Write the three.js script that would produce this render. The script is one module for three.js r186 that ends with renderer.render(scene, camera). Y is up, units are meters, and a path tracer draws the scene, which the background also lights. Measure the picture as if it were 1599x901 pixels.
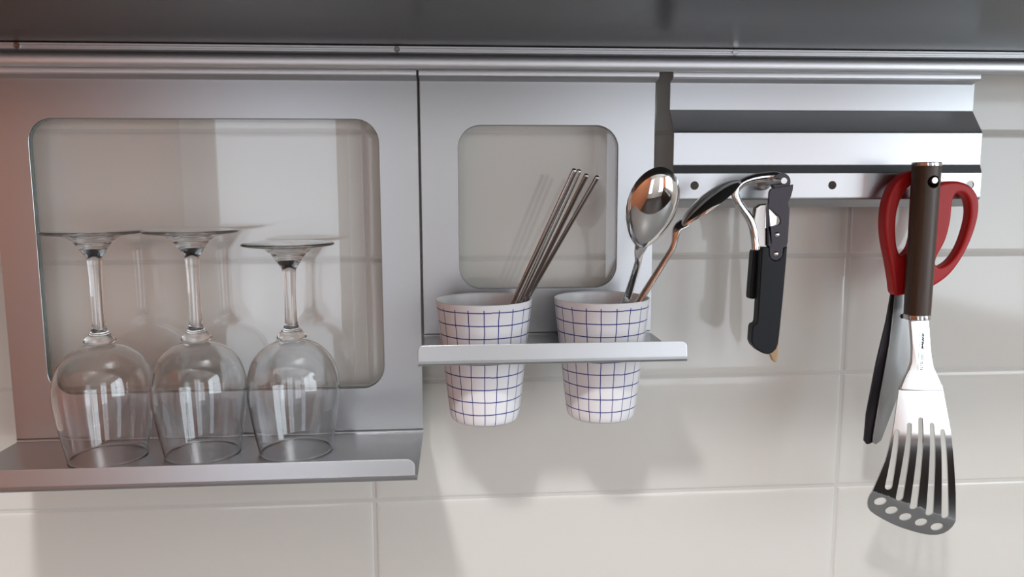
import * as THREE from 'three';
import { mergeGeometries, mergeVertices } from 'three/addons/utils/BufferGeometryUtils.js';
import { RoundedBoxGeometry } from 'three/addons/geometries/RoundedBoxGeometry.js';
import { TessellateModifier } from 'three/addons/modifiers/TessellateModifier.js';
import { RectAreaLightUniformsLib } from 'three/addons/lights/RectAreaLightUniformsLib.js';
import { Brush, Evaluator, SUBTRACTION } from 'three-bvh-csg';

// ---------------------------------------------------------------- camera, sky, lights, exposure
RectAreaLightUniformsLib.init();
const scene = new THREE.Scene();
const V = (x, y, z) => new THREE.Vector3(x, y, z);
const camera = new THREE.PerspectiveCamera(41.154, 1599 / 901, 0.02, 30);
camera.position.set(0.0701, -0.0454, 0.6149);
{
  const yaw = 0.0727, pitch = 0.1276;
  camera.rotation.set(-pitch, -yaw, -0.0034, 'YXZ');
}
camera.updateMatrixWorld();
const renderer = new THREE.WebGLRenderer({ antialias: true });
renderer.toneMapping = THREE.LinearToneMapping;
renderer.toneMappingExposure = 1.27;
renderer.shadowMap.enabled = true;
scene.background = new THREE.Color(0.75, 0.85, 1.0);

// room box: tiled wall at z = 0, window wall opposite, window on the right
const XL = -1.15, XR = 1.9, ZB = 3.0, YF = -1.45, YC = 1.1;
const W1 = { x0: -1.04, x1: -0.41, y0: -1.0, y1: 0.8 };         // balcony windows facing the tiled wall
const W3 = { x0: 0.72, x1: 1.6, y0: -1.0, y1: 0.8 };
const W2 = { z0: 0.75, z1: 2.5, y0: -0.5, y1: 0.8 };            // window on the right-hand wall
function areaLight(w, h, color, intensity, pos, target) {
  const l = new THREE.RectAreaLight(color, intensity, w, h);
  l.position.copy(pos); l.lookAt(target); scene.add(l); return l;
}
for (const w of [W1, W3]) areaLight(w.x1 - w.x0, w.y1 - w.y0, new THREE.Color(0.97, 0.98, 1.0), w === W1 ? 0.85 : 1.3,
  V((w.x0 + w.x1) / 2, (w.y0 + w.y1) / 2, ZB - 0.005), V((w.x0 + w.x1) / 2, (w.y0 + w.y1) / 2, 0));
areaLight(W2.z1 - W2.z0, W2.y1 - W2.y0, new THREE.Color(0.86, 0.95, 1.0), 3.4,
  V(XR - 0.005, (W2.y0 + W2.y1) / 2, (W2.z0 + W2.z1) / 2), V(0, (W2.y0 + W2.y1) / 2, (W2.z0 + W2.z1) / 2));
const LAMP_AT = V(-0.2, 0.84, 1.06), LAMP_POWER = 2.35;

// ---------------------------------------------------------------- helpers
let seed = 7;
const rnd = () => (seed = (seed * 16807) % 2147483647) / 2147483647;
const used = {};
function numbered(n) { used[n] = (used[n] ?? -1) + 1; return used[n] ? `${n}_${String(used[n]).padStart(3, '0')}` : n; }
function thing(name, label, category, pos = [0, 0, 0], group) {
  const o = new THREE.Group(); o.name = numbered(name); o.position.set(...pos);
  o.userData = { label, category }; if (group) o.userData.group = group;
  scene.add(o); return o;
}
function part(name, geo, mat, parent, label) {
  const m = new THREE.Mesh(geo, mat); m.name = name; m.castShadow = m.receiveShadow = true;
  if (label) m.userData.label = label;
  parent.add(m); return m;
}
function struct(name, geo, mat) {
  const m = new THREE.Mesh(geo, mat); m.name = name; m.userData = { kind: 'structure' };
  m.castShadow = m.receiveShadow = true; scene.add(m); return m;
}
function box(x0, x1, y0, y1, z0, z1, r = 0) {
  const w = x1 - x0, h = y1 - y0, d = z1 - z0;
  const g = r ? new RoundedBoxGeometry(w, h, d, 2, r) : new THREE.BoxGeometry(w, h, d);
  return g.translate((x0 + x1) / 2, (y0 + y1) / 2, (z0 + z1) / 2);
}
const clean = (g) => { const n = g.index ? g.toNonIndexed() : g; for (const k of Object.keys(n.attributes)) if (!['position', 'normal', 'uv'].includes(k)) n.deleteAttribute(k); return n; };
const merge = (...gs) => mergeGeometries(gs.map(clean));
function poly(pts, smooth = false) {
  const v = pts.map((p) => new THREE.Vector2(p[0], p[1]));
  if (!smooth) return v;
  const c = new THREE.CatmullRomCurve3(v.map((p) => V(p.x, p.y, 0)), true, 'centripetal');
  return c.getPoints(smooth === true ? pts.length * 6 : smooth).slice(0, -1).map((p) => new THREE.Vector2(p.x, p.y));
}
function plate(outline, z0, z1, { holes = [], bevel = 0, seg = 2, crease = 0.6 } = {}) {   // flat piece between two depths
  const s = new THREE.Shape(outline);
  for (const h of holes) s.holes.push(new THREE.Path(h));
  const g = new THREE.ExtrudeGeometry(s, { depth: z1 - z0 - 2 * bevel, bevelEnabled: bevel > 0, bevelThickness: bevel, bevelSize: bevel, bevelOffset: -bevel, bevelSegments: seg, curveSegments: 24 });
  g.translate(0, 0, z0 + bevel);
  return toCreasedNormals(g, crease);
}
function roundRect(x0, x1, y0, y1, r, n = 10) {            // r: one radius or [bl, br, tr, tl]
  const R = Array.isArray(r) ? r : [r, r, r, r], out = [];
  const corner = (cx, cy, rad, a) => { if (rad <= 0) { out.push(new THREE.Vector2(cx, cy)); return; } for (let i = 0; i <= n; i++) { const t = a + (i / n) * Math.PI / 2; out.push(new THREE.Vector2(cx + rad * Math.cos(t), cy + rad * Math.sin(t))); } };
  corner(x0 + R[0], y0 + R[0], R[0], Math.PI); corner(x1 - R[1], y0 + R[1], R[1], Math.PI * 1.5);
  corner(x1 - R[2], y1 - R[2], R[2], 0); corner(x0 + R[3], y1 - R[3], R[3], Math.PI / 2);
  return out;
}
const circle = (x, y, r, n = 32, ry = r) => Array.from({ length: n }, (_, i) => new THREE.Vector2(x + r * Math.cos(i / n * 2 * Math.PI), y + ry * Math.sin(i / n * 2 * Math.PI)));
function strip(profile, t, x0, x1, crease = 0.5) {        // bent sheet: centre line [z, y] of thickness t, drawn out along x
  const n = profile.length, a = [], b = [];
  for (let i = 0; i < n; i++) {
    const p = profile[i], q0 = profile[Math.max(0, i - 1)], q1 = profile[Math.min(n - 1, i + 1)];
    let d0 = new THREE.Vector2(p[0] - q0[0], p[1] - q0[1]), d1 = new THREE.Vector2(q1[0] - p[0], q1[1] - p[1]);
    if (!d0.length()) d0 = d1.clone(); if (!d1.length()) d1 = d0.clone();
    d0.normalize(); d1.normalize();
    const m = d0.clone().add(d1).normalize(), k = (t / 2) / Math.max(0.4, m.dot(d0));
    a.push(new THREE.Vector2(p[0] - m.y * k, p[1] + m.x * k)); b.push(new THREE.Vector2(p[0] + m.y * k, p[1] - m.x * k));
  }
  const g = new THREE.ExtrudeGeometry(new THREE.Shape([...a, ...b.reverse()]), { depth: x1 - x0, bevelEnabled: false });
  g.applyMatrix4(new THREE.Matrix4().makeBasis(V(0, 0, 1), V(0, 1, 0), V(-1, 0, 0))); // (z, y, depth) -> x runs backwards
  g.translate(x1, 0, 0);
  return toCreasedNormals(g, crease);
}
function bendAround(pts, r, n = 5) {                       // rounds the corners of an open centre line
  const out = [pts[0]];
  for (let i = 1; i < pts.length - 1; i++) {
    const [p, a, b] = [pts[i], pts[i - 1], pts[i + 1]].map((q) => new THREE.Vector2(...q));
    const u = a.clone().sub(p), w = b.clone().sub(p), k = Math.min(r, u.length() * 0.45, w.length() * 0.45);
    u.setLength(k); w.setLength(k);
    for (let j = 0; j <= n; j++) { const t = j / n, s = 1 - t; out.push([p.x + u.x * s * s + w.x * t * t, p.y + u.y * s * s + w.y * t * t]); }
  }
  out.push(pts[pts.length - 1]); return out;
}
function sweep(points, size, { n = 40, m = 20, side = V(0, 0, 1), closed = false, power = 1, tension = 0.5 } = {}) {   // size(t) -> [half along side, half across]
  const c = new THREE.CatmullRomCurve3(points.map((p) => V(...p)), closed, 'catmullrom', tension), pos = [], idx = [], uv = [];
  for (let i = 0; i <= n; i++) {
    const t = i / n, p = c.getPointAt(t), d = c.getTangentAt(t), s = side.clone().addScaledVector(d, -side.dot(d)).normalize(), w = d.clone().cross(s).normalize();
    const [a, b] = size(t);
    for (let j = 0; j < m; j++) {
      const an = j / m * 2 * Math.PI, ca = Math.cos(an), sa = Math.sin(an);
      const q = p.clone().addScaledVector(s, a * Math.sign(ca) * Math.abs(ca) ** power).addScaledVector(w, b * Math.sign(sa) * Math.abs(sa) ** power);
      pos.push(q.x, q.y, q.z); uv.push(j / m, t);
    }
  }
  for (let i = 0; i < n; i++) for (let j = 0; j < m; j++) { const a = i * m + j, b = i * m + (j + 1) % m; idx.push(a, b, a + m, b, b + m, a + m); }
  if (!closed) for (const [i, flip] of [[0, 1], [n, 0]]) {
    const p = c.getPointAt(i / n), k = pos.length / 3; pos.push(p.x, p.y, p.z); uv.push(0.5, i / n);
    for (let j = 0; j < m; j++) { const a = i * m + j, b = i * m + (j + 1) % m; flip ? idx.push(k, b, a) : idx.push(k, a, b); }
  }
  const g = new THREE.BufferGeometry();
  g.setAttribute('position', new THREE.Float32BufferAttribute(pos, 3)); g.setAttribute('uv', new THREE.Float32BufferAttribute(uv, 2));
  g.setIndex(idx);
  // orientation: signed volume must be positive
  let vol = 0; const A = V(), B = V(), C = V();
  for (let i = 0; i < idx.length; i += 3) { A.fromArray(pos, idx[i] * 3); B.fromArray(pos, idx[i + 1] * 3); C.fromArray(pos, idx[i + 2] * 3); vol += A.dot(B.cross(C)); }
  if (vol < 0) { for (let i = 0; i < idx.length; i += 3) [idx[i], idx[i + 1]] = [idx[i + 1], idx[i]]; g.setIndex(idx); }
  return toCreasedNormals(g, 0.9);
}
function lathe(pts, n = 96) { return new THREE.LatheGeometry(pts.map((p) => new THREE.Vector2(p[0], p[1])), n); }
function smoothProfile(pts, n) { const c = new THREE.CatmullRomCurve3(pts.map((p) => V(p[0], p[1], 0)), false, 'centripetal'); return c.getPoints(n).map((p) => [Math.max(0, p.x), p.y]); }
function warp(g, f) {                                      // z += f(x, y), normals follow
  const p = g.attributes.position, n = g.attributes.normal, v = V(), e = 1e-4;
  for (let i = 0; i < p.count; i++) {
    const x = p.getX(i), y = p.getY(i); p.setZ(i, p.getZ(i) + f(x, y));
    v.set(n.getX(i) - (f(x + e, y) - f(x - e, y)) / (2 * e) * n.getZ(i), n.getY(i) - (f(x, y + e) - f(x, y - e)) / (2 * e) * n.getZ(i), n.getZ(i)).normalize(); n.setXYZ(i, v.x, v.y, v.z);
  }
  return g;
}
function noiseTexture(w, h, fn, srgb = false) {
  const d = new Uint8Array(w * h * 4);
  for (let y = 0; y < h; y++) for (let x = 0; x < w; x++) { const c = fn(x / w, y / h); const k = (y * w + x) * 4; d[k] = c[0]; d[k + 1] = c[1]; d[k + 2] = c[2]; d[k + 3] = 255; }
  const t = new THREE.DataTexture(d, w, h); t.wrapS = t.wrapT = THREE.RepeatWrapping; t.magFilter = THREE.LinearFilter; t.minFilter = THREE.LinearMipmapLinearFilter; t.generateMipmaps = true;
  if (srgb) t.colorSpace = THREE.SRGBColorSpace; t.needsUpdate = true; return t;
}
function toCreasedNormals(geo, angle) {                    // area-weighted, so that flat faces stay flat beside small bevels
  const g = geo.index ? geo.toNonIndexed() : geo, p = g.attributes.position, n = p.count / 3, fn = [], at = new Map(), cos = Math.cos(angle);
  const key = (i) => `${Math.round(p.getX(i) * 1e6)},${Math.round(p.getY(i) * 1e6)},${Math.round(p.getZ(i) * 1e6)}`;
  const a = V(), b = V(), c = V();
  for (let f = 0; f < n; f++) {
    a.fromBufferAttribute(p, f * 3); b.fromBufferAttribute(p, f * 3 + 1); c.fromBufferAttribute(p, f * 3 + 2);
    const k = b.sub(a).cross(c.sub(a)).clone(), area = k.length(); fn.push([area ? k.divideScalar(area) : k, area]);
    for (let q = 0; q < 3; q++) { const s = key(f * 3 + q); (at.get(s) ?? at.set(s, []).get(s)).push(f); }
  }
  const out = new Float32Array(p.count * 3), v = V();
  for (let f = 0; f < n; f++) for (let q = 0; q < 3; q++) {
    v.set(0, 0, 0);
    for (const o of at.get(key(f * 3 + q))) if (o === f || fn[o][0].dot(fn[f][0]) > cos) v.addScaledVector(fn[o][0], fn[o][1]);
    v.normalize().toArray(out, (f * 3 + q) * 3);
  }
  g.setAttribute('normal', new THREE.BufferAttribute(out, 3));
  return g;
}
const lin = (r, g, b) => new THREE.Color().setRGB(r, g, b);
const std = (o) => new THREE.MeshPhysicalMaterial(o);

// ---------------------------------------------------------------- materials
const M = {
  plaster: std({ color: lin(0.78, 0.76, 0.72), roughness: 0.9 }),
  terracotta: std({ color: lin(0.38, 0.13, 0.055), roughness: 0.85 }),
  orange: std({ color: lin(0.55, 0.17, 0.06), roughness: 0.5 }),
  darkWood: std({ color: lin(0.03, 0.02, 0.015), roughness: 0.4 }),
  floor: std({ color: lin(0.05, 0.04, 0.035), roughness: 0.5 }),
  counter: std({ color: lin(0.2, 0.2, 0.2), roughness: 0.35 }),
  unit: std({ color: lin(0.02, 0.019, 0.019), roughness: 0.3, specularIntensity: 0.8 }),
  unitBase: std({ color: lin(0.3, 0.3, 0.31), roughness: 0.5 }),
  grout: std({ color: lin(0.64, 0.62, 0.58), roughness: 0.9 }),
  alu: std({ color: lin(0.5, 0.51, 0.525), metalness: 1, roughness: 0.33 }),
  aluRail: std({ color: lin(0.78, 0.785, 0.8), metalness: 1, roughness: 0.42 }),
  chrome: std({ color: lin(0.86, 0.86, 0.85), metalness: 1, roughness: 0.05 }),
  steel: std({ color: lin(0.6, 0.6, 0.6), metalness: 1, roughness: 0.13 }),
  satinSteel: std({ color: lin(0.5, 0.5, 0.5), metalness: 1, roughness: 0.3 }),
  wornSteel: std({ color: lin(0.36, 0.34, 0.32), metalness: 1, roughness: 0.2 }),
  stickSteel: std({ color: lin(0.5, 0.48, 0.47), metalness: 1, roughness: 0.09 }),
  darkSteel: std({ color: lin(0.05, 0.046, 0.052), metalness: 1, roughness: 0.34 }),
  blackPlastic: std({ color: lin(0.008, 0.010, 0.013), roughness: 0.45, specularIntensity: 0.55 }),
  red: std({ color: lin(0.5, 0.012, 0.013), roughness: 0.42, specularIntensity: 0.7 }),
  paleWood: std({ color: lin(0.55, 0.36, 0.2), roughness: 0.7 }),
  melamine: std({ color: lin(0.84, 0.83, 0.84), roughness: 0.22 }),
  bowlGlass: std({ color: 0xffffff, roughness: 0, transmission: 1, thickness: 0.001, ior: 1.5 }),
  solidGlass: std({ color: 0xffffff, roughness: 0, transmission: 1, thickness: 0.01, ior: 1.5 }),
  thinGlass: std({ color: 0xffffff, roughness: 0, transmission: 1, thickness: 0, ior: 1.5 }),
  pane: std({ color: lin(1, 1, 1), roughness: 0, transmission: 1, thickness: 0, ior: 1.5 }),
  paneEdge: std({ color: lin(0.2, 0.28, 0.26), roughness: 0.15, transmission: 0.4, thickness: 0 }),
  white: std({ color: lin(0.8, 0.8, 0.78), roughness: 0.5 }),
};
const tileMats = [0, 1, 2].map((i) => std({ color: lin(0.71 + 0.01 * i, 0.69 + 0.01 * i, 0.64 + 0.01 * i), roughness: 0.09 }));

// ---------------------------------------------------------------- the setting
const T = 0.12;
struct('floor', box(XL - T, XR + T, YF - T, YF, -T, ZB + T), M.floor);
struct('ceiling', box(XL - T, XR + T, YC, YC + T, -T, ZB + T), M.plaster);
struct('wall_left', box(XL - T, XL, YF, YC, -T, ZB + T), M.terracotta);
struct('wall_front', merge(box(XL, W1.x0, YF, YC, ZB, ZB + T), box(W1.x1, W3.x0, YF, YC, ZB, ZB + T), box(W3.x1, XR, YF, YC, ZB, ZB + T),
  ...[W1, W3].flatMap((w) => [box(w.x0, w.x1, YF, w.y0, ZB, ZB + T), box(w.x0, w.x1, w.y1, YC, ZB, ZB + T)])), M.plaster);
struct('wall_right', merge(box(XR, XR + T, YF, YC, -T, W2.z0), box(XR, XR + T, YF, YC, W2.z1, ZB + T), box(XR, XR + T, YF, W2.y0, W2.z0, W2.z1), box(XR, XR + T, W2.y1, YC, W2.z0, W2.z1)), M.plaster);
function windowBars(n, along, a0, a1, y0, y1, c0, c1, posts) {
  const b = (p0, p1, q0, q1) => along === 'x' ? box(p0, p1, q0, q1, c0, c1) : box(c0, c1, q0, q1, p0, p1);
  const f = 0.05, gs = [b(a0, a1, y0, y0 + f), b(a0, a1, y1 - f, y1), b(a0, a0 + f, y0 + f, y1 - f), b(a1 - f, a1, y0 + f, y1 - f)];
  for (const k of posts) gs.push(b(a0 + (a1 - a0) * k - f / 2, a0 + (a1 - a0) * k + f / 2, y0 + f, y1 - f));
  struct(`window_${n}`, merge(...gs), M.white);
}
windowBars(1, 'x', W1.x0, W1.x1, W1.y0, W1.y1, ZB - 0.03, ZB - 0.008, []);
windowBars(3, 'x', W3.x0, W3.x1, W3.y0, W3.y1, ZB - 0.03, ZB - 0.008, [0.5]);
windowBars(2, 'z', W2.z0, W2.z1, W2.y0, W2.y1, XR - 0.03, XR - 0.008, [0.5]);

// the tiled wall: joints every 0.3954 m across and 0.1 m up
const wall = new THREE.Group(); wall.name = 'wall_back'; wall.userData = { kind: 'structure' }; scene.add(wall);
part('plaster', box(XL, XR, YF, YC, -T, -0.008), M.plaster, wall);
part('grout', box(-0.99, 0.99, -0.62, 0.12, -0.008, -0.0009), M.grout, wall);
function tileGeometry(w, h) {
  const rings = [[0, -0.006], [0, -0.0012], [0.0008, -0.00055], [0.002, -0.0002], [0.004, -0.00005], [0.007, 0]], pos = [], nor = [], idx = [];
  const slopes = [[1, 0], [0.75, 0.66], [0.42, 0.9], [0.12, 0.99], [0.03, 1], [0, 1]];
  rings.forEach(([i, z], k) => {
    const x = w / 2 - i, y = h / 2 - i, [s, c] = slopes[k];
    // four sides, each with its own pair of corners so that the edge normals stay clean
    for (const [ax, ay, bx, by, nx, ny] of [[-x, -y, x, -y, 0, -1], [x, -y, x, y, 1, 0], [x, y, -x, y, 0, 1], [-x, y, -x, -y, -1, 0]]) {
      pos.push(ax, ay, z, bx, by, z); for (let q = 0; q < 2; q++) nor.push(nx * s, ny * s, c);
    }
    if (k) for (let q = 0; q < 4; q++) { const a = (k - 1) * 8 + q * 2, b = k * 8 + q * 2; idx.push(a, a + 1, b, a + 1, b + 1, b); }
  });
  const b = (rings.length - 1) * 8; idx.push(b, b + 2, b + 4, b, b + 4, b + 6);
  const g = new THREE.BufferGeometry();
  g.setAttribute('position', new THREE.Float32BufferAttribute(pos, 3)); g.setAttribute('normal', new THREE.Float32BufferAttribute(nor, 3));
  g.setAttribute('uv', new THREE.Float32BufferAttribute(new Float32Array(pos.length / 3 * 2), 2)); g.setIndex(idx);
  return g;
}
const TW = 0.3954, TH = 0.1, tileG = tileGeometry(TW - 0.0018, TH - 0.0018);
for (let r = 1; r > -6; r--) for (let c = -2; c < 2; c++) {
  const t = part(numbered('tile'), tileG, tileMats[Math.floor(rnd() * 3)], wall);
  t.position.set((c + 0.5) * TW, (r - 0.5) * TH, 0); t.rotation.set((rnd() - 0.5) * 0.005, (rnd() - 0.5) * 0.003, 0);
}

{
  const t = thing('pantry_cabinet', 'tall orange pantry cabinet in the far corner between the windows', 'cabinet', [0, YF, 0]);
  part('carcass', box(1.63, 1.88, 0.06, 2.2, 2.62, 2.99), M.orange, t);
  part('door', box(1.608, 1.628, 0.06, 2.2, 2.63, 2.98, 0.002), M.orange, t);
  part('plinth', box(1.65, 1.88, 0, 0.06, 2.62, 2.99), M.unit, t);
}
{
  const t = thing('sideboard', 'dark wooden sideboard below the right-hand window', 'sideboard', [0, YF, 0]);
  part('carcass', box(1.42, 1.88, 0.08, 0.84, 0.85, 2.55), M.darkWood, t);
  for (let i = 0; i < 3; i++) part('door', box(1.40, 1.418, 0.09, 0.83, 0.86 + i * 0.562, 1.415 + i * 0.562, 0.002), M.darkWood, t);
  part('plinth', box(1.45, 1.88, 0, 0.08, 0.87, 2.53), M.unit, t);
}
// worktop below the frame, wall cabinet above
{
  const t = thing('worktop', 'pale kitchen worktop below the tiled wall', 'worktop');
  part('slab', box(-1.14, 1.4, -0.66, -0.622, 0.001, 0.62, 0.003), M.counter, t);
  const b = thing('base_cabinet', 'grey base cabinet under the pale worktop', 'cabinet', [0, YF, 0]);
  part('carcass', box(-1.13, 1.39, 0.1, 0.79, 0.001, 0.57), M.unitBase, b);
  part('plinth', box(-1.13, 1.39, 0, 0.1, 0.001, 0.5), M.unit, b);
  for (let i = 0; i < 4; i++) part('door', box(-1.125 + i * 0.628, -0.503 + i * 0.628, 0.105, 0.785, 0.571, 0.59, 0.002), M.unitBase, b);
}
const CB = 0.0585, CD = 0.285;
{
  const t = thing('wall_cabinet', 'dark grey wall cabinet above the aluminium rail', 'cabinet', [0, CB, 0]);
  part('bottom_panel', box(-0.9, 1.0, 0, 0.018, 0.001, CD, 0.001), M.unit, t);
  part('carcass', box(-0.9, 1.0, 0.0185, 0.7, 0.001, CD), M.unit, t);
  for (let i = 0; i < 3; i++) part('door', box(-0.898 + i * 0.633, -0.268 + i * 0.633, 0, 0.7, CD + 0.0005, CD + 0.019, 0.002), M.unit, t);
}

// ---------------------------------------------------------------- rail under the cabinet
{
  const t = thing('wall_rail', 'long silver aluminium rail with a rounded bar under the dark cabinet', 'rail', [0, 0.05, 0]);
  const x0 = -0.85, x1 = 0.95;
  // flange: flat strip with a shallow groove
  const fl = new THREE.Shape([[0.0005, 0.0083], [0.0378, 0.0083], [0.0384, 0.0077], [0.0384, 0.0066], [0.0376, 0.0062], [0.0376, 0.0050], [0.0382, 0.0047], [0.0382, 0.0036], [0.0374, 0.003], [0.0005, 0.003]].map((p) => new THREE.Vector2(...p)));
  const toX = (g) => g.applyMatrix4(new THREE.Matrix4().makeBasis(V(0, 0, 1), V(0, 1, 0), V(-1, 0, 0))).translate(x1, 0, 0);
  part('flange', toX(toCreasedNormals(new THREE.ExtrudeGeometry(fl, { depth: x1 - x0, bevelEnabled: false }), 0.4)), M.aluRail, t);
  const bar = new THREE.Shape(circle(0.0382, -0.0029, 0.0033, 48, 0.0059));
  part('bar', toX(toCreasedNormals(new THREE.ExtrudeGeometry(bar, { depth: x1 - x0, bevelEnabled: false }), 0.5)), M.aluRail, t);
  part('wall_plate', box(x0, x1, -0.0035, 0.0028, 0.0005, 0.028), M.aluRail, t);
  for (const x of [-0.2334, 0.0295, 0.2796]) {
    const g = new THREE.CylinderGeometry(0.0022, 0.0022, 0.0012, 18).rotateX(Math.PI / 2);
    const s = new Brush(g), cut = new Brush(new THREE.BoxGeometry(0.0034, 0.0005, 0.0008).translate(0, 0, 0.0005)); s.updateMatrixWorld(); cut.updateMatrixWorld();
    part('screw', new Evaluator().evaluate(s, cut, SUBTRACTION).geometry.translate(x, 0.0056, 0.0382), M.steel, t);
  }
}

// ---------------------------------------------------------------- hanging panels with shelves
const LIPS = (x0, x1) => strip(bendAround([[0.0262, 0.0455], [0.0295, 0.0432], [0.0295, 0.0385], [0.0215, 0.0366], [0.0193, 0.0362]], 0.0012), 0.0012, x0, x1);
function panel(t, x0, x1, yb, cut, radius, paneLabel) {
  const hole = roundRect(cut[0], cut[1], cut[2], cut[3], radius, 14);
  part('top_hook', LIPS(x0, x1), M.aluRail, t);
  part('back_panel', plate(roundRect(x0, x1, yb, 0.0362, 0.0006, 2), 0.0185, 0.02, { holes: [hole.slice().reverse()], bevel: 0.0002, seg: 1 }), M.alu, t);
  const s = new THREE.Shape(roundRect(cut[0] + 0.0003, cut[1] - 0.0003, cut[2] + 0.0003, cut[3] - 0.0003, radius, 14));
  const g = new THREE.ExtrudeGeometry(s, { depth: 0.004, bevelEnabled: false }).translate(0, 0, 0.0150);
  part('glass_pane', g, [M.pane, M.paneEdge], t, paneLabel);
}
{
  const x0 = -0.2671, x1 = 0.0425, ys = -0.2365;
  const t = thing('shelf_panel', 'wide aluminium hanging panel with a glazed cutout, its shelf carrying the wine glasses', 'rack');
  panel(t, x0, x1, ys + 0.002, [-0.2405, 0.0130, -0.1992, 0.0077], 0.0175, 'clear glass filling the wide rounded cutout');
  part('shelf', strip(bendAround([[0.0193, ys + 0.0035], [0.0193, ys], [0.1205, ys], [0.1205, ys + 0.0035]], 0.0025), 0.0014, x0, x1), M.alu, t);
  part('front_lip', plate(roundRect(x0, x1 - 0.0015, ys + 0.003, ys + 0.0142, [0.0005, 0.0005, 0.0055, 0.0055], 8), 0.1198, 0.1212, { bevel: 0.0003 }).translate(0, -ys - 0.003, -0.1205).rotateX(-0.14).translate(0, ys + 0.003, 0.1205), M.alu, t);
}
{
  const x0 = 0.0443, x1 = 0.2245, ys = -0.1598;
  const t = thing('cup_panel', 'narrower aluminium hanging panel with a glazed cutout, its shelf holding two cups', 'rack');
  panel(t, x0, x1, ys + 0.002, [0.0725, 0.1960, -0.1219, 0.0035], 0.0175, 'clear glass filling the square rounded cutout');
  const sh = new THREE.Shape(roundRect(x0, x1, 0.0193, 0.1145, 0.0008, 2));
  for (const cx of [0.0897, 0.1755]) sh.holes.push(new THREE.Path(circle(cx, 0.067, 0.0327, 64)));
  const g = toCreasedNormals(new THREE.ExtrudeGeometry(sh, { depth: 0.0014, bevelEnabled: false }), 0.5).rotateX(Math.PI / 2).translate(0, ys + 0.0007, 0);
  part('shelf', g, M.alu, t);
  part('front_bend', strip(bendAround([[0.1144, ys], [0.1170, ys], [0.1170, ys + 0.003]], 0.002), 0.0014, x0, x1), M.alu, t);
  part('back_bend', strip(bendAround([[0.0193, ys + 0.003], [0.0193, ys], [0.0205, ys]], 0.001), 0.0014, x0, x1), M.alu, t);
  part('front_lip', plate(roundRect(x0, x1, ys + 0.0025, ys + 0.0132, [0.0005, 0.0005, 0.004, 0.004], 8), 0.1163, 0.1177, { bevel: 0.0003 }).translate(0, -ys - 0.0025, -0.1170).rotateX(-0.14).translate(0, ys + 0.0025, 0.1170), M.alu, t);
}
{ // hook strip: folded sheet with five bored places, two of them with pegs
  const x0 = 0.2360, x1 = 0.4808;
  const t = thing('hook_strip', 'folded aluminium strip with round holes and pegs holding the opener, scissors and spatula', 'rack');
  part('top_hook', LIPS(x0 - 0.0006, x1 - 0.0022), M.aluRail, t);
  part('folded_sheet', strip(bendAround([[0.0193, 0.0366], [0.0193, 0.0148], [0.0325, -0.0025], [0.0325, -0.0272], [0.0352, -0.0335]], 0.0009), 0.0014, x0, x1), M.alu, t);
  const holes = [0.2520, 0.3605, 0.4720].map((x) => circle(x, -0.0426, 0.00325, 28).reverse());
  part('peg_band', plate(roundRect(x0, x1, -0.0518, -0.0335, 0.0001, 1), 0.0345, 0.0359, { holes }), M.alu, t);
  part('bottom_lip', strip(bendAround([[0.0352, -0.0516], [0.0350, -0.0530], [0.0260, -0.0592]], 0.0012), 0.0014, x0, x1), M.alu, t);
  for (const x of [0.3043, 0.4169]) {
    const g = lathe([[0, 0], [0.0056, 0], [0.0056, 0.004], [0.0053, 0.0062], [0.0042, 0.0082], [0.0029, 0.0095], [0.0026, 0.011], [0.0026, 0.0400], [0.0022, 0.0406], [0, 0.0406]], 40);
    const p = part('peg', toCreasedNormals(g, 0.6), M.satinSteel, t, 'short steel peg');
    p.rotation.x = Math.PI / 2 - 0.03; p.position.set(x, -0.0408, 0.036);
  }
}

// ---------------------------------------------------------------- upturned wine glasses
function wineGlass(label, x, z, H, rb) {
  const t = thing('wine_glass', label, 'wine glass', [x, -0.2353, z], 'upturned wine glasses on the wide shelf');
  const k = H - 0.1637, rim = 0.0262;            // stem longer or shorter by k
  const out = smoothProfile([[rim, 0], [0.0285, 0.012], [0.0312, 0.028], [rb, 0.046], [0.0318, 0.058], [0.0275, 0.069], [0.0195, 0.0775], [0.0100, 0.0815], [0.0, 0.0822]], 60);
  const inn = out.map(([r, y]) => [Math.max(0, r - 0.0008), y < 0.07 ? y : y - 0.0009 * Math.min(1, (y - 0.07) / 0.01)]);
  // bowl: outer and inner face meet in the rim
  part('bowl', lathe([...inn.slice().reverse(), [rim - 0.0004, -0.0003], ...out], 96), M.bowlGlass, t);
  const stem = [[0, 0.0825], [0.006, 0.0828], [0.0098, 0.0834], [0.0108, 0.0845], [0.0098, 0.0862], [0.0074, 0.0892], [0.0055, 0.0918], [0.0046, 0.0950], [0.0042, 0.102], [0.0040, 0.115], [0.0042, 0.130 + k], [0.0047, 0.140 + k], [0.0050, 0.1432 + k], [0.0066, 0.1462 + k], [0.0092, 0.1500 + k], [0.0124, 0.1548 + k]];
  const sp = [...smoothProfile(stem.slice(0, 4), 12), ...smoothProfile(stem.slice(3), 70).slice(1), [0, 0.1549 + k]];
  part('stem', lathe(sp, 64), M.solidGlass, t);
  const foot = smoothProfile([[0, 0.1551 + k], [0.0126, 0.1551 + k], [0.0165, 0.1578 + k], [0.0220, 0.1592 + k], [0.0280, 0.1601 + k], [0.0316, 0.1606 + k], [0.0325, 0.1613 + k], [0.0318, 0.1622 + k], [0.025, 0.1626 + k], [0.012, 0.1622 + k], [0, 0.1615 + k]], 80);
  part('foot', lathe(foot, 96), M.solidGlass, t);
  return t;
}
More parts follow.
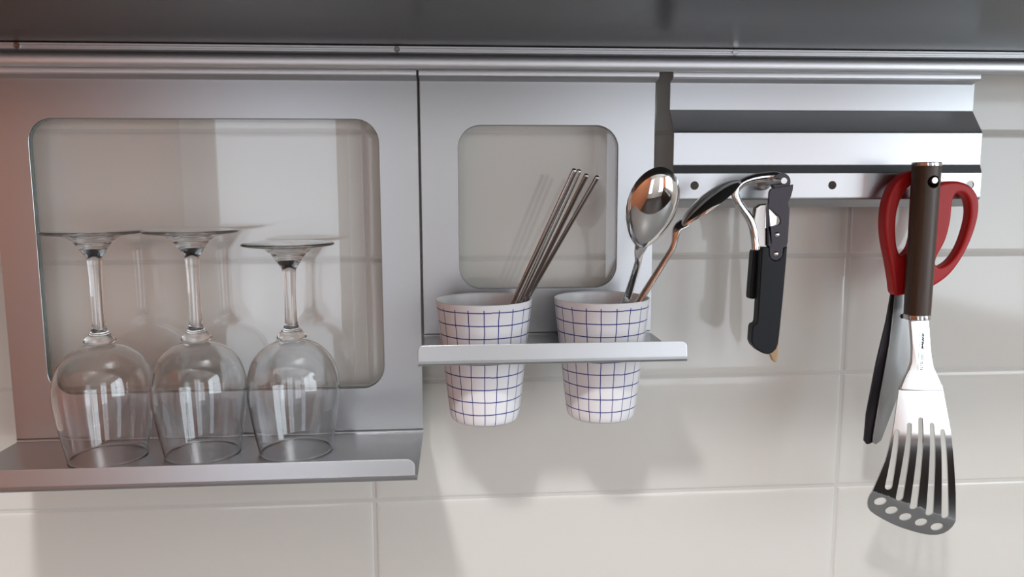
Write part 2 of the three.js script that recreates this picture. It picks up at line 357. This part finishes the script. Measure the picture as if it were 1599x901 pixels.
wineGlass('clear stemmed wine glass upside down at the shelf\'s left end, nearest the copper-tinted panel edge', -0.1832, 0.0575, 0.1637, 0.0331);
wineGlass('clear stemmed wine glass upside down between the two other wine glasses', -0.1173, 0.0545, 0.1637, 0.0331);
wineGlass('shortest wine glass, upside down on the shelf nearest the checked cups', -0.0498, 0.0548, 0.1542, 0.0331);

// ---------------------------------------------------------------- checked cups
const gridTexture = (() => {
  const W = 2048, H = 832, c = document.createElement('canvas'); c.width = W; c.height = H; const g = c.getContext('2d');
  g.fillStyle = '#f6f5f6'; g.fillRect(0, 0, W, H);
  g.strokeStyle = '#2d3a86'; g.lineCap = 'round';
  const line = (x0, y0, x1, y1, wob) => { const n = 90; const a = rnd() * 6, b = rnd() * 6; g.beginPath(); for (let i = 0; i <= n; i++) { const t = i / n, o = wob * (Math.sin(t * 17 + a) + 0.6 * Math.sin(t * 41 + b)); const x = x0 + (x1 - x0) * t, y = y0 + (y1 - y0) * t; if (x0 === x1) i ? g.lineTo(x + o, y) : g.moveTo(x + o, y); else i ? g.lineTo(x, y + o) : g.moveTo(x, y + o); } g.stroke(); };
  g.lineWidth = 6.2;
  for (let i = 0; i < 20; i++) { const x = (i + 0.5) / 20 * W + (rnd() - 0.5) * 6; line(x, 36, x, H - 18, 1.4); }
  g.lineWidth = 6.6;
  for (let j = 0; j < 10; j++) { const y = 50 + j * 86.5; if (y < H) line(0, y, W, y, 1.3); }
  const t = new THREE.CanvasTexture(c); t.colorSpace = THREE.SRGBColorSpace; t.wrapS = THREE.RepeatWrapping; t.anisotropy = 8; return t;
})();
M.checked = std({ color: lin(0.9, 0.89, 0.9), map: gridTexture, roughness: 0.22 });
const CUP_H = 0.0885, CUP_BASE = -0.2115;
function cup(label, x, z, turn) {
  const t = thing('checked_cup', label, 'cup', [x, CUP_BASE, z], 'checked cups in the small shelf');
  t.rotation.y = turn;
  const outer = [[0.0212, 0.0000], [0.0226, 0.0004], [0.0240, 0.0016], [0.0250, 0.0040], [0.0257, 0.0080], [0.0299, 0.0450], [0.0346, CUP_H - 0.0012]];
  const prof = smoothProfile(outer, 48), g = lathe(prof, 96);
  { const p = g.attributes.position, uv = g.attributes.uv; for (let i = 0; i < p.count; i++) uv.setY(i, p.getY(i) / CUP_H); }
  part('body', g, M.checked, t);
  const inn = [[0.0346, CUP_H - 0.0012], [0.0347, CUP_H - 0.0004], [0.0342, CUP_H], [0.0333, CUP_H - 0.0004], [0.0329, CUP_H - 0.0014], [0.0282, 0.045], [0.0240, 0.009], [0.0225, 0.005], [0.018, 0.0035], [0, 0.003]];
  part('inner_wall', toCreasedNormals(lathe(inn, 96), 1.0), M.melamine, t);
  part('base', lathe([[0, 0.0012], [0.0196, 0.0010], [0.0212, 0]], 64), M.melamine, t);
  return t;
}
cup('white cup with blue grid lines holding the thin steel chopsticks', 0.0897, 0.067, 0.12);
cup('white cup with blue grid lines holding two shiny serving spoons', 0.1755, 0.067, 0.28);

// ---------------------------------------------------------------- chopsticks
{
  const tips = [[0.1485, -0.0317, 0.110], [0.1526, -0.0320, 0.104], [0.1569, -0.0350, 0.108], [0.1664, -0.0361, 0.096]];
  const rims = [[0.1073, -0.1262, 0.0895], [0.1118, -0.1263, 0.0865], [0.1158, -0.1263, 0.0800], [0.1190, -0.1260, 0.0700]];
  const names = ['thin steel chopstick leaning at the left edge of the bundle in the cup', 'thin steel chopstick second from the left in the cup, its tip beside the leftmost',
    'thin steel chopstick third from the left in the cup, its tip standing free', 'thin steel chopstick farthest to the right in the cup, nearest the spoon, lowest tip'];
  tips.forEach((a, i) => {
    const A = V(...a), B = V(...rims[i]), d = B.clone().sub(A), k = (A.y + 0.199) / -d.y, F = A.clone().addScaledVector(d, k);
    const t = thing('chopstick', names[i], 'chopstick', F.toArray(), 'steel chopsticks in the checked cup');
    const P = A.sub(F), at = (s) => P.clone().multiplyScalar(s).toArray();
    const r = 0.0017;
    part('shaft', sweep([[0, 0, 0], at(0.5), at(0.988)], (s) => [r * (0.75 + 0.25 * s), r * (0.75 + 0.25 * s)], { n: 6, m: 24, power: 0.55 }), M.stickSteel, t);
    part('end_cap', sweep([at(0.9885), at(0.9935), at(0.998), at(1)], (s) => { const q = Math.sqrt(Math.max(0.02, 1 - (s * 0.95) ** 3)); return [r * q, r * q]; }, { n: 8, m: 24, power: 0.6 }), M.stickSteel, t);
  });
}

// ---------------------------------------------------------------- spoons
function spoonBowl(len, halfW, depth, th = 0.0011) {      // along +y from the neck, back of the bowl bulging to +z
  const R = 26, S = 72, grid = (off) => {
    const pos = [], nor = [];
    for (let i = 0; i <= R; i++) for (let j = 0; j < S; j++) {
      const r = i / R, a = j / S * 2 * Math.PI, c = Math.cos(a), s = Math.sin(a);
      const yy = len / 2 * (1 + s * r), egg = 1 + 0.16 * s * r - 0.1 * s * s * r;
      const z = depth * (1 - r * r) ** 0.62 * (1 + 0.12 * s * r);
      pos.push(halfW * egg * c * r, yy, z + off * (1 - r ** 6) + (off > 0 ? 0 : 0));
    }
    return pos;
  };
  const top = grid(0), low = grid(-th), pos = [...top, ...low], idx = [], N = (R + 1) * S;
  for (let i = 0; i < R; i++) for (let j = 0; j < S; j++) {
    const a = i * S + j, b = i * S + (j + 1) % S; 
    idx.push(a, a + S, b, b, a + S, b + S, N + a, N + b, N + a + S, N + b, N + b + S, N + a + S);
  }
  const g = new THREE.BufferGeometry(); g.setAttribute('position', new THREE.Float32BufferAttribute(pos, 3)); g.setIndex(idx);
  g.setAttribute('uv', new THREE.Float32BufferAttribute(new Float32Array(pos.length / 3 * 2), 2));
  return toCreasedNormals(mergeVertices(g, 1e-6), 1.2);
}
function basisFrom(o, y, n) {                               // bowl frame: y along the bowl, z out of its back
  const Y = y.clone().normalize(), Z = n.clone().addScaledVector(Y, -n.dot(Y)).normalize(), X = Y.clone().cross(Z);
  return new THREE.Matrix4().makeBasis(X, Y, Z).setPosition(o);
}
function spoon(label, foot, pathPts, neck, tip, back, halfW, depth, handleSide) {
  const t = thing('serving_spoon', label, 'spoon', foot, 'shiny spoons in the checked cup');
  const F = V(...foot), rel = (p) => V(...p).sub(F);
  const n = rel(neck), tp = rel(tip), ax = tp.clone().sub(n), inner = n.clone().addScaledVector(ax, 0.07);
  part('bowl', spoonBowl(ax.length(), halfW, depth).applyMatrix4(basisFrom(n, ax, V(...back))), M.chrome, t);
  const pts = [V(0, 0, 0), ...pathPts.map(rel), n.clone().addScaledVector(ax, -0.06), inner].map((p) => p.toArray());
  part('handle', sweep(pts, (s) => { const w = 0.0040 - 0.0016 * Math.min(1, s * 1.15) + 0.0022 * Math.max(0, s - 0.9) * 10; return [0.0013, w]; }, { n: 60, m: 24, side: V(...handleSide), power: 0.8 }), M.chrome, t);
  return t;
}
spoon('large shiny spoon standing upright, its rounded back mirroring the room', [0.1640, -0.2045, 0.0660],
  [[0.1790, -0.150, 0.0850], [0.1866, -0.1233, 0.0945], [0.1886, -0.1138, 0.0995], [0.1900, -0.0945, 0.1150]],
  [0.1897, -0.0830, 0.1240], [0.1972, -0.0318, 0.1460], [0.05, 0.05, 1], 0.0163, 0.0100, [0.1, 0.3, 1]);
spoon('shiny spoon leaning out to the right, seen edge-on', [0.1760, -0.2045, 0.0640],
  [[0.1895, -0.148, 0.0730], [0.2020, -0.1225, 0.0785], [0.2140, -0.1000, 0.0840], [0.2215, -0.0850, 0.0880]],
  [0.2262, -0.0710, 0.0890], [0.2690, -0.0392, 0.0830], [-0.62, 0.72, 0.10], 0.0150, 0.0068, [-0.6, 0.35, 0.6]);

// ---------------------------------------------------------------- can opener with black handle
{
  const t = thing('can_opener', 'can opener with dark steel head and black handle hanging from a peg', 'can opener', [0.3043, -0.041, 0]);
  const plateOut = poly([[-0.0032, -0.0040], [0.0131, -0.0011], [0.0129, -0.0050], [0.0118, -0.0098], [0.0100, -0.0140], [0.0103, -0.0165], [0.0113, -0.0189], [0.0108, -0.0430], [0.0101, -0.0468], [0.0074, -0.0477], [0.0070, -0.0530], [0.0062, -0.0548], [0.0047, -0.0563], [0.0033, -0.0570], [0.0018, -0.0572], [0.0000, -0.0566], [-0.0012, -0.0558], [-0.0022, -0.0545], [-0.0029, -0.0525], [-0.0031, -0.0468], [-0.0043, -0.0458], [-0.0052, -0.0200], [-0.0050, -0.0068], [-0.0042, -0.0050]]);
  const plateHole = poly([[-0.0044, -0.0186], [-0.0025, -0.0194], [0.0036, -0.0250], [0.0047, -0.0278], [0.0042, -0.0295], [0.0029, -0.0307], [-0.0004, -0.0316], [-0.0042, -0.0313]]).reverse();
  part('head_plate', plate(plateOut, 0.0610, 0.0632, { holes: [plateHole], bevel: 0.0004 }), M.darkSteel, t);
  for (const [x, y] of [[0.0023, -0.0378], [0.0020, -0.0520]]) part('rivet', toCreasedNormals(lathe([[0, 0.0013], [0.0010, 0.0012], [0.0018, 0.0008], [0.0021, 0]].reverse(), 28).rotateX(Math.PI / 2).translate(x, y, 0.0630), 1), M.chrome, t, 'bright rivet');
  const rear = poly([[-0.0135, -0.0180], [-0.0100, -0.0155], [-0.0055, -0.0150], [-0.0012, -0.0172], [-0.0002, -0.0268], [0.0016, -0.0500], [-0.0105, -0.0500], [-0.0110, -0.0435], [-0.0128, -0.0340], [-0.0148, -0.0270]]);
  part('rear_jaw', plate(rear, 0.0545, 0.0600, { bevel: 0.0012, seg: 3 }), M.wornSteel, t);
  // square lever peeping through the cutout
  part('cutting_lever', plate(poly([[-0.0060, -0.0150], [-0.0002, -0.0165], [0.0026, -0.0240], [0.0022, -0.0330], [-0.0060, -0.0330]]), 0.0602, 0.0608), M.chrome, t);
  part('lifter_loop', sweep([[0.0060, 0.0030, 0.0585], [0.0014, 0.0045, 0.0580], [-0.0053, 0.0045, 0.0580], [-0.0150, 0.0032, 0.0580], [-0.0235, 0.0000, 0.0580], [-0.0284, -0.0056, 0.0580], [-0.0272, -0.0118, 0.0580], [-0.0228, -0.0185, 0.0580], [-0.0176, -0.0252, 0.0578], [-0.0142, -0.0320, 0.0575], [-0.0118, -0.0410, 0.0570], [-0.0108, -0.0490, 0.0570]],
    (s) => { const e = Math.abs(s - 0.4); return [0.0029, 0.0030 + 0.0016 * Math.max(0, 0.35 - s) * 2 + 0.0010 * Math.max(0, s - 0.62)]; }, { n: 90, m: 24 }), M.chrome, t);
  part('pivot', toCreasedNormals(merge(new THREE.CylinderGeometry(0.0066, 0.0066, 0.0062, 36).rotateX(Math.PI / 2).translate(0.0046, 0.0006, 0.0592)), 0.5), M.darkSteel, t);
  part('top_spur', plate(poly([[0.0000, -0.0035], [0.0100, -0.0018], [0.0112, 0.0002], [0.0060, 0.0012], [0.0010, -0.0010]]), 0.0590, 0.0606, { bevel: 0.0004 }), M.darkSteel, t);
  const h = [[-0.0085, -0.0468], [-0.0032, -0.0470], [-0.0028, -0.0530], [0.0000, -0.0566], [0.0018, -0.0573], [0.0047, -0.0564], [0.0071, -0.0530], [0.0077, -0.0478], [0.0107, -0.0470], [0.0105, -0.0560], [0.0091, -0.0861], [0.0075, -0.1134], [0.0068, -0.1200], [0.0055, -0.1240], [0.0028, -0.1268], [-0.0008, -0.1280], [-0.0045, -0.1272], [-0.0088, -0.1248], [-0.0125, -0.1210], [-0.0140, -0.1176], [-0.0137, -0.1075], [-0.0128, -0.1052], [-0.0105, -0.1042], [-0.0099, -0.1025], [-0.0094, -0.0860], [-0.0088, -0.0600]];
  part('front_handle', plate(poly(h), 0.0535, 0.0628, { bevel: 0.0010, seg: 4, crease: 0.9 }), M.blackPlastic, t, 'black plastic handle');
  part('rear_handle', plate(poly([[-0.0104, -0.0500], [-0.0020, -0.0500], [-0.0020, -0.0860], [-0.0100, -0.0872], [-0.0122, -0.0868], [-0.0126, -0.0850], [-0.0112, -0.0520]]), 0.0440, 0.0532, { bevel: 0.0012, seg: 3, crease: 0.9 }), M.blackPlastic, t, 'shorter black rear handle');
}
{
  const t = thing('wooden_stick', 'pale wooden stick hanging half hidden behind the black opener handle', 'stick', [0.3043, -0.041, 0]);
  const g = poly([[0.0130, -0.0600], [0.0150, -0.0879], [0.0165, -0.1003], [0.0167, -0.1329], [0.0160, -0.1385], [0.0146, -0.1395], [0.0125, -0.1380], [0.0080, -0.1287], [0.0060, -0.1180], [0.0062, -0.0600]]);
  part('blade', plate(g, 0.0370, 0.0410, { bevel: 0.001, seg: 3, crease: 0.9 }), M.paleWood, t);
  part('shank', plate(poly([[0.0068, -0.0598], [0.0125, -0.0598], [0.0112, -0.0140], [0.0080, -0.0140]]), 0.0375, 0.0405, { bevel: 0.0008, seg: 2 }), M.paleWood, t);
}

// ---------------------------------------------------------------- red scissors
{
  const t = thing('scissors', 'kitchen scissors with red plastic handles hanging behind the spatula', 'scissors', [0.418, -0.041, 0]);
  const lo = poly([[-0.0117, -0.0856], [-0.0150, -0.0740], [-0.0180, -0.0610], [-0.0229, -0.0418], [-0.0244, -0.0270], [-0.0226, -0.0109], [-0.0170, 0.0010], [-0.0072, 0.0082], [0.0032, 0.0097], [0.0111, 0.0060], [0.0134, -0.0099], [0.0115, -0.0270], [0.0078, -0.0467], [0.0044, -0.0641], [0.0022, -0.0801], [-0.0020, -0.0842]], 120);
  const lh = poly([[-0.0086, -0.0556], [-0.0122, -0.0505], [-0.0149, -0.0344], [-0.0142, -0.0197], [-0.0106, -0.0090], [-0.0051, -0.0022], [0.0000, 0.0022], [0.0036, -0.0010], [0.0043, -0.0090], [0.0034, -0.0221], [0.0009, -0.0368], [-0.0023, -0.0502]], 80).reverse();
  part('left_handle', plate(lo, 0.0432, 0.0545, { holes: [lh], bevel: 0.0024, seg: 5, crease: 1 }), M.red, t, 'red plastic finger loop hanging on the peg');
  const ro = poly([[0.0217, -0.0800], [0.0340, -0.0713], [0.0448, -0.0558], [0.0517, -0.0384], [0.0545, -0.0220], [0.0528, -0.0107], [0.0467, -0.0030], [0.0386, 0.0005], [0.0293, 0.0009], [0.0203, -0.0016], [0.0170, -0.0108], [0.0152, -0.0245], [0.0118, -0.0403], [0.0075, -0.0592], [0.0044, -0.0741], [0.0036, -0.0832], [0.0110, -0.0845]], 120);
  const rh = poly([[0.0257, -0.0647], [0.0226, -0.0625], [0.0235, -0.0567], [0.0293, -0.0443], [0.0323, -0.0295], [0.0331, -0.0137], [0.0348, -0.0093], [0.0394, -0.0080], [0.0443, -0.0118], [0.0472, -0.0221], [0.0457, -0.0354], [0.0407, -0.0508], [0.0332, -0.0612]], 80).reverse();
  part('right_handle', plate(ro, 0.0405, 0.0505, { holes: [rh], bevel: 0.0024, seg: 5, crease: 1 }).translate(0, 0, -0.0022), M.red, t, 'red plastic finger loop reaching out to the right');
  const ribs = []; for (let i = 0; i < 9; i++) ribs.push(new THREE.CapsuleGeometry(0.0007, 0.003, 3, 8).rotateZ(Math.PI / 2 + 0.25).translate(0.0182 - i * 0.00075, -0.0165 - i * 0.0042, 0.0485));
  part('grip_ribs', merge(...ribs), M.red, t);
  const bl = poly([[-0.0090, -0.0835], [0.0100, -0.0800], [0.0122, -0.1045], [0.0066, -0.1351], [-0.0032, -0.1712], [-0.0132, -0.2025], [-0.0176, -0.2058], [-0.0205, -0.2040], [-0.0203, -0.1980], [-0.0167, -0.1658], [-0.0116, -0.1246]]);
  part('front_blade', plate(bl, 0.0470, 0.0486, { bevel: 0.0004 }), M.satinSteel, t);
  const bb = poly([[-0.0106, -0.0835], [-0.0024, -0.0851], [-0.0024, -0.1145], [-0.0107, -0.1607], [-0.0174, -0.2034], [-0.0212, -0.2058], [-0.0240, -0.2060], [-0.0259, -0.2033], [-0.0252, -0.1812], [-0.0195, -0.1399], [-0.0134, -0.1068]]);
  part('rear_blade', plate(bb, 0.0440, 0.0466, { bevel: 0.0004 }), M.darkSteel, t);
  part('pivot', toCreasedNormals(lathe([[0.0019, 0], [0.0018, 0.0005], [0.0010, 0.0009], [0, 0.001]], 24).rotateX(Math.PI / 2).translate(-0.0022, -0.1028, 0.0485), 1), M.darkSteel, t);
}

// ---------------------------------------------------------------- slotted spatula
{
  const t = thing('slotted_spatula', 'slotted steel spatula with round brown handle hanging in front of the red scissors', 'spatula', [0.4165, -0.041, 0]);
  const zc = 0.066;
  const wood = (() => { // long grain with a mottled tone
    const ph = Array.from({ length: 12 }, () => [rnd() * 6.28, 3 + Math.floor(rnd() * 40), rnd()]);
    return noiseTexture(256, 256, (u, v) => { let s = 0; for (const [p, f, a] of ph) s += a * Math.sin(6.28318 * (f * u + Math.sin(6.28318 * v + p) * 0.35) + p); s = 0.5 + s * 0.045 + (rnd() - 0.5) * 0.1; return [50 + 42 * s, 36 + 32 * s, 27 + 24 * s]; }, true);
  })();
  M.brownWood = std({ color: 0xffffff, map: wood, roughness: 0.42 });
  const body = new Brush(new THREE.CylinderGeometry(0.00985, 0.0093, 0.1105, 64, 1).translate(0, -0.0432, 0), M.brownWood);
  const bore = new Brush(new THREE.CylinderGeometry(0.0046, 0.0046, 0.04, 40).rotateX(Math.PI / 2).translate(0.0004, 0.0004, 0), M.brownWood);
  body.updateMatrixWorld(); bore.updateMatrixWorld();
  const ev = new Evaluator(); ev.useGroups = false;
  part('handle', toCreasedNormals(ev.evaluate(body, bore, SUBTRACTION).geometry, 0.5).translate(0, 0, zc), M.brownWood, t, 'round dark brown handle with a bored hole');
  part('end_ring', toCreasedNormals(lathe([[0, 0.0120], [0.0100, 0.0120], [0.0101, 0.0126], [0.0101, 0.0142], [0.0098, 0.0147], [0.0086, 0.0147], [0.0084, 0.0140], [0, 0.0140]], 56), 0.5).rotateX(0.0).translate(0, 0, zc), M.steel, t, 'bright steel ring closing the handle top');
  part('ferrule', toCreasedNormals(lathe([[0, -0.1021], [0.0090, -0.1021], [0.0095, -0.1016], [0.0096, -0.0988], [0.0094, -0.0984], [0, -0.0984]], 56), 0.5).translate(0, 0, zc), M.steel, t, 'steel ferrule at the handle foot');
  const bendZ = (y) => { const s = Math.max(0, -0.100 - y), e = 0.085; return s < e ? 0.20 * s : 0.20 * e + 0.20 * (1 - Math.exp(-(s - e) / 0.02)) * 0.02 - 0.06 * (s - e); };
  const fine = (g, e) => new TessellateModifier(e, 9).modify(clean(g));
  const neck = poly([[-0.0052, -0.1012], [-0.0048, -0.1111], [-0.0046, -0.1235], [-0.0058, -0.1340], [-0.0085, -0.1405], [-0.0128, -0.1475], [-0.0152, -0.1525], [-0.0148, -0.1545], [0.0010, -0.1552], [0.0172, -0.1556], [0.0178, -0.1540], [0.0165, -0.1490], [0.0140, -0.1430], [0.0117, -0.1380], [0.0106, -0.1300], [0.0102, -0.1200], [0.0098, -0.1012]]);
  const nm = part('neck', warp(fine(plate(neck, zc - 0.0034, zc - 0.0004, { bevel: 0.0008, seg: 3, crease: 0.9 }), 0.006), (x, y) => bendZ(y)), M.steel, t);
  // blade and its angled end: one sheet with slots and round holes, folded about a slanting crease
  const outline = poly([[-0.0146, -0.1520], [-0.0194, -0.1765], [-0.0266, -0.2071], [-0.0349, -0.2307], [-0.0362, -0.2340], [-0.0366, -0.2379], [-0.0360, -0.2425], [-0.0345, -0.2463], [-0.0318, -0.2497], [-0.0278, -0.2528], [-0.0210, -0.2570], [-0.0126, -0.2616], [-0.0050, -0.2650], [0.0035, -0.2680], [0.0115, -0.2704], [0.0185, -0.2716], [0.0236, -0.2714], [0.0280, -0.2697], [0.0310, -0.2665], [0.0328, -0.2625], [0.0335, -0.2572], [0.0310, -0.2344], [0.0255, -0.1979], [0.0192, -0.1520]]);
  const slots = [[-0.0183, -0.1852, -0.0230, -0.2304], [-0.0083, -0.1808, -0.0136, -0.2395], [0.0007, -0.1769, -0.0016, -0.2472], [0.0092, -0.1811, 0.0119, -0.2528], [0.0174, -0.1859, 0.0247, -0.2553]].map(([ax, ay, bx, by]) => {
    const L = Math.hypot(bx - ax, by - ay), ux = (bx - ax) / L, uy = (by - ay) / L, ra = 0.0019, rb = 0.0029, o = [];
    for (let i = 0; i <= 10; i++) { const a = Math.PI * i / 10; o.push(new THREE.Vector2(ax + ra * (uy * Math.cos(a) - ux * Math.sin(a)), ay + ra * (-ux * Math.cos(a) - uy * Math.sin(a)))); }
    for (let i = 0; i <= 10; i++) { const a = Math.PI * i / 10; o.push(new THREE.Vector2(bx - 0.0030 * ux + rb * (-uy * Math.cos(a) + ux * Math.sin(a)), by - 0.0030 * uy + rb * (ux * Math.cos(a) + uy * Math.sin(a)))); }
    return o;
  });
  const endHoles = [[-0.0271, -0.2402], [-0.0167, -0.2484], [-0.0048, -0.2545], [0.0082, -0.2593], [0.0211, -0.2634]].map(([x, y]) => circle(x, y, 0.0045, 28, 0.0036));
  const crease = (x, y) => Math.max(0, -(y + 0.2307 + 0.387 * (x + 0.0349)) / Math.hypot(1, 0.387));
  const foldZ = (x, y) => { const s = crease(x, y); return bendZ(y) - 0.36 * (Math.sqrt(s * s + 1e-6) - 1e-3); };
  part('blade', warp(fine(plate(outline, zc - 0.0047, zc - 0.0036, { holes: [...slots, ...endHoles] }), 0.0022), foldZ), M.steel, t);
  // stamped lettering on the neck, too worn to read: grey print on a thin flat sheet
  const c = document.createElement('canvas'); c.width = 512; c.height = 96; const g = c.getContext('2d');
  g.fillStyle = '#ffffff'; g.fillRect(0, 0, 512, 96); g.fillStyle = '#15181a'; g.strokeStyle = '#15181a'; g.lineWidth = 11;
  g.beginPath(); for (let i = 0; i <= 60; i++) { const x = 290 + i * 3.4, y = 46 + 17 * Math.sin(i * 0.95) * (i % 17 < 12 ? 1 : 0.3); i ? g.lineTo(x, y) : g.moveTo(x, y); } g.stroke();
  for (let i = 0; i < 8; i++) { const x = 8 + i * 29; g.fillRect(x, 28, 8, 42); if (i % 3 !== 1) g.fillRect(x, 28, 20, 8); if (i % 2) g.fillRect(x, 62, 20, 8); if (i % 3 === 0) g.fillRect(x + 13, 28, 8, 42); }
  const tx = new THREE.CanvasTexture(c); tx.colorSpace = THREE.SRGBColorSpace;
  const dm = std({ color: lin(0.6, 0.6, 0.6), metalness: 1, roughness: 0.13, map: tx });
  const dg = new THREE.PlaneGeometry(0.0285, 0.0050).rotateZ(Math.PI / 2 - 0.12).translate(0.0028, -0.1262, zc - 0.0004 + 0.0003);
  part('stamped_lettering', warp(fine(dg, 0.004), (x, y) => bendZ(y)), dm, t);
}

// ---------------------------------------------------------------- ceiling lamp, behind the camera
{
  const t = thing('pendant_lamp', 'small white globe lamp hanging from the ceiling', 'lamp', LAMP_AT.toArray());
  part('globe', new THREE.SphereGeometry(0.062, 32, 20), std({ color: lin(0.9, 0.9, 0.88), emissive: lin(1, 0.97, 0.92), emissiveIntensity: 4, roughness: 0.4 }), t);
  part('cord', new THREE.CylinderGeometry(0.003, 0.003, YC - LAMP_AT.y - 0.062, 10).translate(0, (YC - LAMP_AT.y + 0.062) / 2, 0), M.white, t);
  const l = new THREE.PointLight(lin(0.98, 0.99, 1), LAMP_POWER); l.position.copy(LAMP_AT); l.castShadow = true; l.shadow.radius = 3; scene.add(l);
}
scene.environment = null;
renderer.render(scene, camera);
